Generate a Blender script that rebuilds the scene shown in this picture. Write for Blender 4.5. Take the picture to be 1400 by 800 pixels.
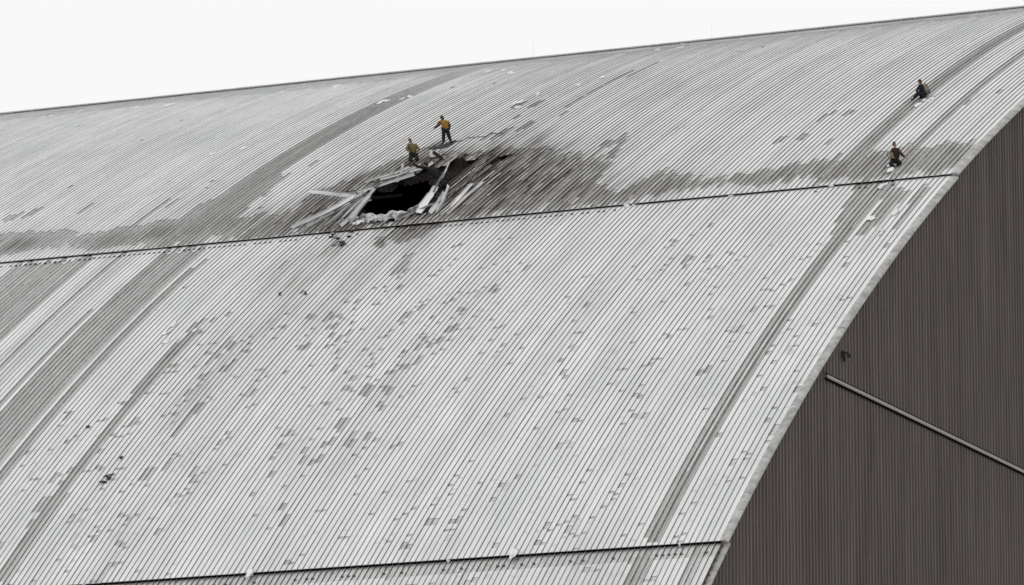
import bpy, bmesh, math, json, random
import numpy as np
from mathutils import Vector, Matrix

for o in list(bpy.data.objects):
    bpy.data.objects.remove(o)
sc = bpy.context.scene
COL = sc.collection
D = json.loads(r'''{"cam":[-311.179,-107.431,1.746],"az":0.41149,"pitch":0.20149,"fpx":7904.8,"prof":[[-102.0,-61.584,0.438,1.5],[-101.0,-61.513,1.435,1.5],[-100.0,-61.442,2.433,1.5],[-99.0,-61.371,3.43,1.495],[-98.0,-61.287,4.426,1.479],[-97.0,-61.188,5.422,1.463],[-96.0,-61.073,6.415,1.447],[-95.0,-60.943,7.406,1.432],[-94.0,-60.797,8.396,1.416],[-93.0,-60.635,9.383,1.4],[-92.0,-60.458,10.367,1.385],[-91.0,-60.266,11.348,1.369],[-90.0,-60.058,12.326,1.353],[-89.0,-59.835,13.301,1.338],[-88.0,-59.597,14.272,1.322],[-87.0,-59.343,15.239,1.306],[-86.0,-59.074,16.203,1.29],[-85.0,-58.79,17.161,1.275],[-84.0,-58.491,18.116,1.259],[-83.0,-58.178,19.065,1.243],[-82.0,-57.849,20.01,1.228],[-81.0,-57.505,20.949,1.212],[-80.0,-57.147,21.882,1.196],[-79.0,-56.774,22.81,1.18],[-78.0,-56.387,23.732,1.165],[-77.0,-55.985,24.648,1.149],[-76.0,-55.569,25.557,1.133],[-75.0,-55.139,26.46,1.118],[-74.0,-54.694,27.356,1.102],[-73.0,-54.236,28.244,1.086],[-72.0,-53.763,29.126,1.071],[-71.0,-53.277,29.999,1.055],[-70.0,-52.777,30.865,1.039],[-69.0,-52.264,31.724,1.023],[-68.0,-51.737,32.574,1.008],[-67.0,-51.197,33.415,0.992],[-66.0,-50.643,34.248,0.976],[-65.0,-50.077,35.072,0.961],[-64.0,-49.498,35.888,0.945],[-63.0,-48.906,36.694,0.929],[-62.0,-48.302,37.49,0.913],[-61.0,-47.685,38.277,0.898],[-60.0,-47.055,39.054,0.882],[-59.0,-46.414,39.822,0.866],[-58.0,-45.761,40.579,0.851],[-57.0,-45.096,41.325,0.835],[-56.0,-44.419,42.062,0.819],[-55.0,-43.731,42.787,0.803],[-54.0,-43.031,43.502,0.788],[-53.0,-42.32,44.205,0.772],[-52.0,-41.6,44.899,0.763],[-51.0,-40.875,45.588,0.758],[-50.0,-40.147,46.273,0.753],[-49.0,-39.416,46.955,0.748],[-48.0,-38.681,47.634,0.743],[-47.0,-37.943,48.308,0.738],[-46.0,-37.202,48.979,0.733],[-45.0,-36.457,49.647,0.728],[-44.0,-35.709,50.31,0.723],[-43.0,-34.957,50.97,0.718],[-42.0,-34.203,51.626,0.713],[-41.0,-33.445,52.279,0.708],[-40.0,-32.684,52.927,0.703],[-39.0,-31.92,53.572,0.698],[-38.0,-31.152,54.214,0.694],[-37.0,-30.382,54.851,0.689],[-36.0,-29.608,55.485,0.684],[-35.0,-28.832,56.115,0.679],[-34.0,-28.052,56.741,0.674],[-33.0,-27.27,57.364,0.67],[-32.0,-26.484,57.983,0.665],[-31.0,-25.696,58.598,0.66],[-30.0,-24.905,59.21,0.656],[-29.0,-24.111,59.818,0.651],[-28.0,-23.314,60.422,0.646],[-27.0,-22.514,61.022,0.642],[-26.0,-21.712,61.619,0.637],[-25.0,-20.907,62.212,0.633],[-24.0,-20.099,62.802,0.628],[-23.0,-19.289,63.388,0.624],[-22.0,-18.476,63.97,0.619],[-21.0,-17.66,64.549,0.615],[-20.0,-16.842,65.124,0.61],[-19.0,-16.021,65.695,0.606],[-18.0,-15.198,66.263,0.602],[-17.0,-14.373,66.828,0.598],[-16.0,-13.545,67.389,0.593],[-15.0,-12.715,67.946,0.589],[-14.0,-11.882,68.5,0.585],[-13.0,-11.047,69.05,0.581],[-12.0,-10.21,69.597,0.577],[-11.0,-9.371,70.141,0.573],[-10.0,-8.529,70.681,0.569],[-9.0,-7.686,71.218,0.565],[-8.0,-6.84,71.752,0.561],[-7.0,-5.992,72.282,0.557],[-6.0,-5.142,72.808,0.553],[-5.0,-4.29,73.332,0.549],[-4.0,-3.436,73.852,0.545],[-3.0,-2.58,74.369,0.541],[-2.0,-1.722,74.882,0.537],[-1.0,-0.862,75.393,0.534],[0.0,0.0,75.9,0.53],[1.0,0.864,76.404,0.527],[2.0,1.729,76.905,0.523],[3.0,2.596,77.403,0.519],[4.0,3.466,77.897,0.516],[5.0,4.337,78.389,0.512],[6.0,5.209,78.877,0.508],[7.0,6.084,79.362,0.505],[8.0,6.96,79.844,0.501],[9.0,7.838,80.323,0.498],[10.0,8.717,80.799,0.494],[11.0,9.599,81.271,0.491],[12.0,10.482,81.741,0.487],[13.0,11.366,82.207,0.484],[14.0,12.252,82.67,0.48],[15.0,13.14,83.131,0.477],[16.0,14.03,83.588,0.473],[17.0,14.921,84.042,0.47],[18.0,15.813,84.493,0.466],[19.0,16.707,84.94,0.463],[20.0,17.603,85.385,0.459],[21.0,18.5,85.827,0.456],[22.0,19.399,86.265,0.452],[23.0,20.299,86.7,0.449],[24.0,21.201,87.132,0.445],[25.0,22.105,87.561,0.441],[26.0,23.01,87.986,0.438],[27.0,23.916,88.409,0.434],[28.0,24.824,88.828,0.431],[29.0,25.734,89.243,0.427],[30.0,26.645,89.655,0.423],[31.0,27.557,90.064,0.419],[32.0,28.471,90.47,0.416],[33.0,29.387,90.872,0.412],[34.0,30.304,91.27,0.408],[35.0,31.223,91.665,0.404],[36.0,32.143,92.057,0.4],[37.0,33.065,92.444,0.396],[38.0,33.988,92.828,0.392],[39.0,34.913,93.209,0.388],[40.0,35.84,93.585,0.384],[41.0,36.768,93.957,0.38],[42.0,37.697,94.326,0.375],[43.0,38.629,94.69,0.371],[44.0,39.561,95.051,0.366],[45.0,40.496,95.407,0.362],[46.0,41.432,95.759,0.357],[47.0,42.37,96.106,0.352],[48.0,43.31,96.447,0.344],[49.0,44.252,96.78,0.337],[50.0,45.197,97.107,0.33],[51.0,46.145,97.428,0.322],[52.0,47.095,97.741,0.315],[53.0,48.047,98.047,0.308],[54.0,49.001,98.346,0.3],[55.0,49.957,98.638,0.293],[56.0,50.916,98.923,0.286],[57.0,51.876,99.201,0.278],[58.0,52.839,99.472,0.271],[59.0,53.803,99.736,0.264],[60.0,54.77,99.993,0.256],[61.0,55.738,100.243,0.249],[62.0,56.708,100.486,0.242],[63.0,57.68,100.721,0.234],[64.0,58.653,100.95,0.227],[65.0,59.629,101.171,0.22],[66.0,60.605,101.385,0.212],[67.0,61.584,101.592,0.205],[68.0,62.564,101.792,0.198],[69.0,63.545,101.985,0.19],[70.0,64.528,102.17,0.183],[71.0,65.512,102.348,0.176],[72.0,66.497,102.519,0.168],[73.0,67.483,102.683,0.161],[74.0,68.471,102.84,0.154],[75.0,69.46,102.989,0.146],[76.0,70.45,103.131,0.139],[77.0,71.441,103.266,0.132],[78.0,72.432,103.393,0.124],[79.0,73.425,103.514,0.117],[80.0,74.419,103.627,0.11],[81.0,75.413,103.732,0.102],[82.0,76.408,103.831,0.095],[83.0,77.404,103.922,0.088],[84.0,78.401,104.005,0.08],[85.0,79.398,104.082,0.073],[86.0,80.395,104.151,0.066],[87.0,81.393,104.213,0.058],[88.0,82.392,104.268,0.051],[89.0,83.391,104.315,0.044],[90.0,84.39,104.355,0.036],[91.0,85.389,104.387,0.029],[92.0,86.389,104.412,0.022],[93.0,87.389,104.43,0.014],[94.0,88.389,104.441,0.007]],"bare_up":[[[[63.98,5.86],[60.26,5.75],[57.83,1.61],[61.92,1.53]],0.42,0.5,4,2],[[[56.12,4.62],[49.41,6.79],[47.16,3.94],[47.05,1.35],[54.78,1.67]],0.1,0.6,4,1],[[[68.87,5.08],[66.06,5.83],[62.85,5.7],[61.22,3.35],[61.19,2.2],[63.82,1.17],[66.92,1.11]],0.12,0.3,4,2],[[[59.92,3.01],[58.6,4.4],[55.25,4.97],[50.78,6.42],[49.03,5.93],[47.38,3.27],[48.75,1.79],[53.49,1.06],[57.32,0.51]],0.15,0.4,4,2],[[[63.27,6.57],[56.66,13.8],[52.52,10.36],[50.61,4.88],[54.5,3.31],[59.45,2.89]],0.74,1.4,10,3],[[[50.62,6.07],[47.73,4.68],[45.01,4.81],[45.34,9.16],[43.51,10.84],[41.9,16.79],[40.73,18.94],[38.24,14.67],[37.03,14.78],[34.91,15.81],[32.24,14.72],[30.09,12.32],[28.75,11.39],[27.44,10.49],[25.14,9.3],[24.81,7.04],[24.7,4.63],[22.11,2.47],[20.9,6.47],[19.38,4.84],[17.21,3.36],[14.93,3.56],[12.15,5.05],[9.68,4.61],[7.99,6.6],[6.4,5.97],[5.12,7.06],[4.05,6.14],[2.33,6.2],[1.07,5.81],[-0.05,2.76],[0.2,0.23],[2.38,0.3],[5.63,0.53],[9.65,1.64],[12.87,1.58],[16.79,2.11],[19.16,0.84],[21.35,0.34],[28.38,0.04],[33.34,0.39],[42.87,-0.27],[47.94,-0.07]],0.08,0.8,2,0],[[[50.03,4.72],[47.66,4.51],[49.54,12.39],[50.33,10.67]],0.1,0.8,3,1],[[[27.47,10.98],[27.54,15.02],[27.19,15.43],[26.81,10.77]],0.3,0.5],[[[25.98,10.51],[26.71,16.14],[26.37,16.02],[25.39,10.64]],0.25,0.5],[[[34.6,15.0],[34.49,16.02],[30.59,13.66],[30.72,12.03]],0.1,1.2],[[[29.04,10.84],[28.75,12.71],[28.05,12.15],[27.79,10.12]],0.2,0.6]],"keep_up":[[[[24.54,4.59],[25.22,10.43],[20.9,6.47],[22.11,2.47]],1.0,0.4],[[[48.59,4.91],[49.28,9.07],[48.5,9.16],[47.59,4.34]],0.95,0.4],[[[36.93,10.74],[36.87,14.38],[36.16,14.49],[35.92,8.84]],0.8,0.3],[[[3.9,6.09],[3.74,9.38],[3.03,8.84],[3.15,5.42]],1.0,0.3],[[[42.58,11.04],[40.64,14.95],[39.44,13.87],[41.2,10.13]],0.6,1.0]],"soot_up":[[38.76,7.21,3.6,8,1.5],[34.59,8.59,3.4,8,1.5],[31.47,6.9,3.2,7,1.15],[28.72,6.09,3.5,6,0.75],[25.29,3.36,3.0,5,0.5],[33.25,10.23,2.6,6,1.1],[42.31,5.53,3.2,6,0.85],[44.66,3.98,3.0,4,0.45],[47.59,3.76,3.0,3,0.3],[22.47,2.16,2.5,4,0.4],[19.34,2.69,2.5,3,0.28],[63.28,3.31,1.5,1.6,0.35],[56.52,2.12,3,1.6,0.3],[52.76,2.85,3,1.6,0.3],[15.08,2.61,3,2,0.25],[10.5,2.86,3,2,0.25],[5.92,2.95,3,3,0.25],[3.6,2.84,2.5,3,0.2],[40.37,18.08,1.5,2,0.35],[42.58,11.04,2,3,0.6]],"soot_mid":[[35.12,0.5,2.0,2.6,1.0],[33.4,0.46,1.2,2.0,0.7],[35.97,-2.62,0.7,0.9,0.65],[35.03,-1.8,1.0,1.6,0.5],[31.36,0.2,2.2,1.6,0.35],[28.38,-0.04,2.5,1.5,0.35],[24.9,-0.41,2.5,1.2,0.2],[33.13,-3.32,0.8,2.2,0.4],[39.09,-1.18,1.5,1.5,0.35],[36.02,-5.16,0.9,2.2,0.15],[38.99,-3.82,1.5,3,0.34],[38.64,-7.63,1.8,4,0.28],[37.92,-14.1,1.8,5,0.22],[38.41,-19.28,1.8,5,0.13],[34.68,-8.52,1.2,4,0.18],[38.77,-24.12,1.5,5,0.12]],"bare_mid":[[[[36.39,1.25],[33.1,0.93],[33.14,-2.67],[34.47,-2.99],[35.56,-2.07]],0.1,0.8],[[[36.74,-1.9],[36.01,-1.29],[35.31,-3.3],[35.83,-3.68]],0.2,0.3],[[[33.36,-6.03],[32.74,-5.44],[31.7,-8.82],[32.86,-9.51],[33.36,-7.61]],0.45,0.4],[[[36.52,-7.5],[36.02,-5.16],[34.86,-10.47],[35.04,-13.59],[35.86,-10.94]],0.66,1.2,5,1],[[[42.41,-6.16],[40.18,-0.91],[38.64,-10.58],[40.29,-14.72]],0.66,1.6,6,1],[[[42.99,-17.4],[39.77,-14.83],[38.18,-23.27],[38.85,-29.58]],0.72,1.6,8,1],[[[6.23,0.9],[4.73,0.75],[3.01,-2.22],[4.29,-5.41],[4.75,-11.16],[5.96,-4.37]],0.15,0.8],[[[3.25,-2.15],[2.28,-2.41],[2.49,-7.66],[3.04,-9.51],[3.4,-6.84]],0.2,0.5],[[[1.95,-0.94],[1.28,-0.46],[1.01,-7.42],[1.26,-9.23]],0.35,0.9]],"bands_up":[[50.0,52.5,-1,57,0.12],[49.2,50.0,-1,14,0.3],[52.5,53.3,-1,9,0.4],[7.5,8.7,2,60,0.3],[4.1,4.8,2,60,0.32],[8.7,9.5,1,6,0.3]],"bands_mid":[[56.2,62.0,-19,-0.2,0.28],[53.3,55.2,-30,-0.2,0.66],[49.2,51.6,-46,-0.2,0.16],[48.35,49.1,-46,-0.2,0.3],[51.7,52.3,-46,-10,0.35],[47.2,47.9,-46,-3,0.25],[42.6,43.3,-46,-16,0.28],[43.3,43.7,-24,-17,0.3],[42.3,42.7,-46,-36,0.55],[3.95,5.1,-46,-0.2,0.03],[34.3,34.7,-42,-24,0.62],[30.2,30.5,-38,-14,0.75],[26.6,26.9,-34,-20,0.7],[38.9,39.3,-30,-20,0.6],[3.0,3.4,-9,-2,0.3],[2.2,2.6,-12,-4,0.4]],"bands_low":[[3.95,5.1,-60,-46,0.05],[1.0,1.8,-60,-46,0.45]],"patch_mid":[[33.95,-19.29,1.1,2,0.25],[27.46,-30.17,1.6,2,0.3],[27.41,-34.45,1.2,2,0.25],[27.43,-32.38,0.8,2,0.3],[27.6,-26.43,1.4,2,0.25],[26.3,-26.64,0.8,1,0.3],[25.8,-28.59,0.7,2,0.3],[26.06,-32.83,1.0,2,0.4],[25.42,-19.85,1.2,1,0.15],[25.07,-18.71,1.0,2,0.2],[24.5,-13.0,1.0,2,0.3],[23.7,-10.13,0.9,1,0.35],[25.76,-20.78,0.7,1,0.3],[25.72,-22.73,0.8,1,0.35],[27.16,-21.31,0.6,1,0.3],[26.0,-23.44,0.7,2,0.3],[28.98,-24.35,0.8,2,0.45],[30.89,-22.6,0.7,1,0.45],[35.55,-14.9,0.8,2,0.35],[34.22,-15.06,1.1,2,0.4],[38.19,-28.35,3.4,1,0.2],[38.04,-27.03,1.8,1,0.3],[39.58,-19.88,1.0,2,0.4],[38.3,-21.6,1.0,2,0.4],[43.17,-14.7,1.2,2,0.5],[39.28,-18.3,1,2,0.5],[28.9,-16.11,1,2,0.4],[28.98,-17.35,0.7,1,0.4],[27.17,-16.76,0.6,1,0.4],[32.17,-17.88,0.6,1,0.4],[33.97,-22.64,0.7,1,0.4],[35.1,-25.48,1.1,2,0.5],[42.66,-32.65,2.4,2,0.3],[42.85,-33.29,1.4,2,0.4],[37.86,-34.81,1.4,2,0.45],[35.04,-35.02,1.2,1,0.5],[27.82,-39.28,1.0,1,0.3],[27.34,-41.15,0.9,1,0.35],[29.9,-35.88,0.7,1,0.4],[43.37,-37.3,1.2,2,0.4],[43.56,-39.24,0.9,1,0.4],[44.01,-34.38,1.0,1,0.4],[13.08,-10.99,1.2,2,0.4],[12.07,-10.65,0.7,1,0.4],[13.17,-12.1,0.8,1,0.4],[6.79,-27.33,0.9,2,0.35],[13.28,-23.77,0.5,2,0.5],[14.89,-39.03,0.7,2,0.5],[11.78,-27.66,0.7,2,0.55],[8.74,-32.39,0.5,3,0.5],[12.48,-34.69,0.6,3,0.6],[3.73,-25.43,0.6,1,0.5],[0.91,-11.46,0.6,1,0.4],[2.55,-14.05,0.7,1,0.35],[1.88,-22.05,0.6,1,0.3],[0.79,-30.28,0.7,1,0.3],[1.32,-33.9,0.6,1,0.35],[1.25,-32.69,0.5,1,0.3]],"patch_up":[[34.04,38.99,5.5,1,0.1],[34.68,36.24,5,1,0.15],[34.86,32.21,3,1,0.2],[34.91,28.03,3,1,0.25],[38.97,29.14,2.5,2,0.1],[37.61,28.99,2,2,0.2],[37.52,24.81,1.6,1,0.3],[35.58,21.43,2.6,2,0.1],[36.58,20.07,2.5,2,0.3],[37.54,19.29,2.0,1,0.3],[34.23,24.51,2,1,0.4],[26.67,15.07,4,1,0.2],[13.02,11.31,1.4,2,0.4],[14.59,11.02,1.4,2,0.4],[11.12,9.1,1.2,1,0.4],[13.02,16.38,1.2,2,0.4],[11.77,15.93,1.2,2,0.4],[13.31,15.09,1.2,1,0.4],[14.48,12.12,1.2,1,0.5],[52.79,36.46,2,2,0.6],[51.96,20.35,3,1,0.5],[50.14,13.43,3,1,0.5],[48.66,16.96,2,1,0.4],[67.02,9.99,1.5,3,0.4],[65.8,10.77,2,2,0.6],[61.94,10.43,2,2,0.6],[57.89,14.19,3,3,0.65],[62.07,12.95,3,2,0.7],[7.83,5.37,1.2,1,0.4],[18.65,9.62,1.6,1,0.5],[4.03,15.75,1.4,2,0.5],[3.58,17.36,1.4,2,0.5],[2.82,17.98,1,1,0.4]],"dens":[[25.4,-25.41,120,4,9],[39.03,-26.87,110,4,8],[40.89,-33.56,90,5,6],[12.77,-18.02,130,5,9],[14.73,-25.37,130,7,9],[0.38,-32.83,110,1.8,12],[1.75,-18.16,70,1.6,9],[10.04,-42.23,100,8,4],[16.2,-41.47,60,6,5],[27.06,-40.13,80,6,5],[10.61,-10.98,60,4,5],[24.16,-11.4,70,5,5],[36.02,-11.14,60,5,5],[39.85,-41.59,60,4,4],[40.57,-20.9,90,2.5,6],[39.94,-30.29,90,2.5,6],[35.64,-15.64,70,3,6],[29.29,-19.94,70,2.5,7],[25.57,-17.59,60,2,6]],"cut":[[[39.51,1.88],[40.78,5.69],[41.03,7.88],[40.47,9.59],[39.1,11.42],[39.26,13.81],[37.93,12.37],[37.76,14.34],[36.87,14.38],[35.79,13.18],[35.61,9.69],[35.33,6.22],[34.47,2.77],[35.82,1.73],[37.26,0.46]],[[34.73,8.95],[34.67,11.98],[34.14,14.33],[33.6,13.98],[33.92,10.44],[34.02,7.65]]],"deckhole":[[[40.94,6.94],[40.82,8.59],[39.83,9.87],[38.49,10.91],[37.11,9.2],[36.34,6.51],[36.13,4.38],[37.21,3.38],[38.78,3.24],[40.03,4.59]]],"cutmid":[[39.42,0.11],[39.2,1.02],[36.45,1.4],[35.95,0.99],[37.45,0.83],[38.96,0.68]],"sheets":[[44.744,7.301,0.55,41.034,5.939,0.45,0.34,40.0,1.0,0.08],[43.426,0.977,0.12,40.61,4.589,0.75,0.3,40.0,1.0,0.05],[42.379,1.046,0.05,40.926,7.145,0.25,0.3,10.0,0.5,0.0],[39.933,0.54,0.1,39.937,6.358,0.55,0.3,60.0,1.0,0.05],[41.222,0.883,0.05,40.871,6.984,0.2,0.25,10.0,0.3,0.1],[41.347,6.79,0.4,38.886,10.278,0.3,0.24,55.0,0.8,0.12],[35.079,1.452,0.2,35.897,6.57,0.35,0.5,20.0,1.0,0.05],[34.146,1.065,0.2,34.671,4.87,0.4,0.25,35.0,0.95,0.05],[33.695,0.937,0.25,34.536,5.386,0.6,0.14,60.0,0.95,0.05],[36.096,7.695,0.35,36.564,10.633,0.6,0.1,60.0,0.9,0.0],[33.555,1.21,0.05,33.33,6.28,0.3,0.26,15.0,0.85,0.1],[36.352,0.693,0.15,34.635,2.858,0.3,0.12,60.0,0.6,0.1],[33.104,1.287,0.03,33.114,7.398,0.12,0.3,8.0,0.7,0.05],[42.072,9.847,0.1,40.1,12.474,0.2,0.3,10.0,0.5,0.05],[42.437,7.135,0.2,40.209,7.972,0.5,0.3,30.0,0.1,0.15],[42.587,0.003,0.05,41.686,3.936,0.3,0.12,40.0,0.8,0.02],[41.512,0.272,0.05,40.637,4.074,0.35,0.13,40.0,0.5,0.04],[40.533,0.292,0.05,40.278,5.284,0.4,0.12,50.0,0.9,0.03],[39.461,0.828,0.1,39.908,5.476,0.4,0.12,50.0,0.6,0.02],[42.46,3.586,0.2,40.841,5.133,0.5,0.16,30.0,0.2,0.1],[39.305,10.569,0.3,38.803,13.234,0.15,0.2,40.0,0.9,0.05],[40.784,9.268,0.3,39.571,12.986,0.1,0.16,30.0,0.9,0.05],[34.551,5.773,0.1,34.105,8.799,0.35,0.2,30.0,0.35,0.1],[34.343,6.469,0.05,33.829,10.806,0.2,0.2,20.0,0.12,0.1],[35.667,5.466,0.3,36.154,8.6,0.6,0.12,50.0,0.3,0.05]],"lip":[[39.89,1.84],[39.19,2.78],[37.65,2.65],[36.32,2.99],[35.6,3.65]],"oval":[39.05,1.25],"pb":{"p1":[15.94,39.897,84.668],"p2":[12.596,40.666,82.894],"p3":[7.492,36.582,79.736],"p4":[15.921,7.791,84.603],"p5":[2.034,4.645,77.138]},"tarp":[[40.98,17.56],[40.37,18.08],[39.92,18.47],[39.64,19.3],[39.39,17.91],[39.79,17.14]],"rope":[[39.65,18.56],[39.11,18.73],[38.65,19.5],[37.75,19.18],[37.39,19.8],[36.49,19.84]],"box":[39.62,14.96],"flap":[38.88,14.37],"debris_mid":[[38.93,-2.41],[38.43,-2.79],[39.4,-1.5],[38.7,-1.28],[39.33,-10.89],[40.52,-35.02],[40.36,-34.63],[40.6,-32.6],[44.52,-28.28],[37.54,-11.16],[38.91,-0.29],[39.97,-0.83]],"clump_up":[[86.53,48.96],[83.31,47.87],[83.67,49.38],[81.33,49.76],[76.01,47.88],[73.21,47.47],[64.59,48.02],[63.0,47.65],[60.86,47.28],[60.66,48.34],[50.36,37.12],[50.47,36.35],[51.95,35.76],[39.49,30.07],[39.0,28.02],[38.97,32.71],[36.95,34.24],[36.0,37.23],[47.31,46.78],[48.82,47.1],[7.19,17.27],[7.32,16.78],[37.78,51.61],[37.66,56.97],[45.92,44.72],[4.93,1.97],[35.8,50.67],[77.47,40.28],[58.2,23.05],[56.49,23.42]],"clump_mid":[[20.73,-0.17],[20.42,0.15],[14.23,-0.02],[3.4,-6.84],[2.18,-6.18],[1.95,-9.3],[44.77,-15.47],[44.76,-14.6],[44.29,-17.16],[38.49,0.97],[4.34,-0.82],[27.38,-46.33],[12.1,-46.21],[40.34,0.08]],"ledge_snow":[[20.99,0.04],[7.97,0.03],[61.82,0.16],[59.27,0.22],[40.34,0.08]],"ledge_snow_low":[[37.53,-45.88],[27.48,-46.06],[15.97,-45.94],[2.87,-46.11],[2.12,-46.13]],"bar":[-21.798,60.132,11.387,60.055],"fix":[-19.123,61.778],"rods":[[50.2,59.0],[36.6,59.0]]}''')

# ------------------------------------------------------------------ camera
AZ, PITCH = D['az'], D['pitch']
R_ = Vector((math.sin(AZ), -math.cos(AZ), 0))
H_ = Vector((math.cos(AZ), math.sin(AZ), 0))
F_ = H_ * math.cos(PITCH) + Vector((0, 0, math.sin(PITCH)))
cam_data = bpy.data.cameras.new('camera')
cam = bpy.data.objects.new('camera', cam_data)
COL.objects.link(cam)
cam.location = D['cam']
cam.rotation_euler = F_.to_track_quat('-Z', 'Y').to_euler()
cam_data.sensor_width = 36.0
cam_data.lens = D['fpx'] / 1400.0 * 36.0
cam_data.clip_start = 1.0
cam_data.clip_end = 6000.0
sc.camera = cam

# ------------------------------------------------------------------ overcast sky, soft sun, exposure
SUN = Vector((-0.50, 0.42, 0.76)).normalized()
world = bpy.data.worlds.new('World')
sc.world = world
world.use_nodes = True
nt = world.node_tree
bg = nt.nodes['Background']
sky = nt.nodes.new('ShaderNodeTexSky')
sky.sky_type = 'NISHITA'
sky.sun_disc = False
sky.sun_elevation = math.asin(SUN.z)
sky.sun_rotation = math.atan2(SUN.x, SUN.y)
sky.dust_density = 6.0
hs = nt.nodes.new('ShaderNodeHueSaturation')
hs.inputs['Saturation'].default_value = 0.12
mixw = nt.nodes.new('ShaderNodeMix')
mixw.data_type = 'RGBA'
mixw.inputs[0].default_value = 0.93                      # closed cloud deck over the clear sky
mixw.inputs[7].default_value = (9.95, 9.95, 9.9, 1)
nt.links.new(sky.outputs[0], hs.inputs['Color'])
nt.links.new(hs.outputs[0], mixw.inputs[6])
nt.links.new(mixw.outputs[2], bg.inputs['Color'])
bg.inputs['Strength'].default_value = 0.1
sun_data = bpy.data.lights.new('sun', 'SUN')
sun_data.energy = 0.7
sun_data.angle = math.radians(18)
sun_data.color = (1.0, 0.97, 0.93)
sun = bpy.data.objects.new('sun', sun_data)
COL.objects.link(sun)
sun.rotation_euler = (-SUN).to_track_quat('-Z', 'Y').to_euler()
sun.location = (0, 60, 200)
sc.view_settings.view_transform = 'Standard'
sc.view_settings.look = 'None'
sc.view_settings.gamma = 1.0
sc.view_settings.exposure = 0.0
sc.view_settings.use_curve_mapping = False

# ------------------------------------------------------------------ helpers
rng = np.random.default_rng(11)
random.seed(5)
PROF = np.array(D['prof'])
PS, PX, PZ, PPH = PROF.T


def rp(y, s, h=0.0):
    """roof coordinates (along the axis, along the arch, above the cladding) -> world"""
    y, s, h = np.broadcast_arrays(np.asarray(y, float), np.asarray(s, float), np.asarray(h, float))
    x = np.interp(s, PS, PX); z = np.interp(s, PS, PZ); ph = np.interp(s, PS, PPH)
    return np.stack([x - np.sin(ph) * h, y, z + np.cos(ph) * h], -1)


def rv(y, s, h=0.0):
    return Vector(rp(y, s, h).tolist())


def rn(s):
    ph = float(np.interp(s, PS, PPH)); return Vector((-math.sin(ph), 0, math.cos(ph)))


def rt(s):
    ph = float(np.interp(s, PS, PPH)); return Vector((math.cos(ph), 0, math.sin(ph)))


def link(o, parent=None, label=None, cat=None, group=None, kind=None):
    COL.objects.link(o)
    if parent is not None: o.parent = parent
    if label: o['label'] = label
    if cat: o['category'] = cat
    if group: o['group'] = group
    if kind: o['kind'] = kind
    return o


def mesh_obj(name, verts, faces, mats, parent=None, fmat=None, smooth=False, mask=None, uv=None, **kw):
    me = bpy.data.meshes.new(name)
    me.from_pydata([tuple(v) for v in verts], [], faces)
    for m in (mats if isinstance(mats, (list, tuple)) else [mats]): me.materials.append(m)
    if fmat is not None: me.polygons.foreach_set('material_index', np.asarray(fmat, np.int32))
    if smooth: me.polygons.foreach_set('use_smooth', np.ones(len(me.polygons), bool))
    if mask is not None:
        at = me.attributes.new('mask', 'FLOAT_COLOR', 'POINT')
        m4 = np.ones((len(verts), 4), np.float32); m4[:, :3] = np.asarray(mask, np.float32)
        at.data.foreach_set('color', m4.ravel())
    if uv is not None:
        ul = me.uv_layers.new(name='roof')
        vi = np.empty(len(me.loops), np.int32); me.loops.foreach_get('vertex_index', vi)
        ul.data.foreach_set('uv', np.asarray(uv, np.float32)[vi].ravel())
    me.update()
    return link(bpy.data.objects.new(name, me), parent, **kw)


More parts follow.
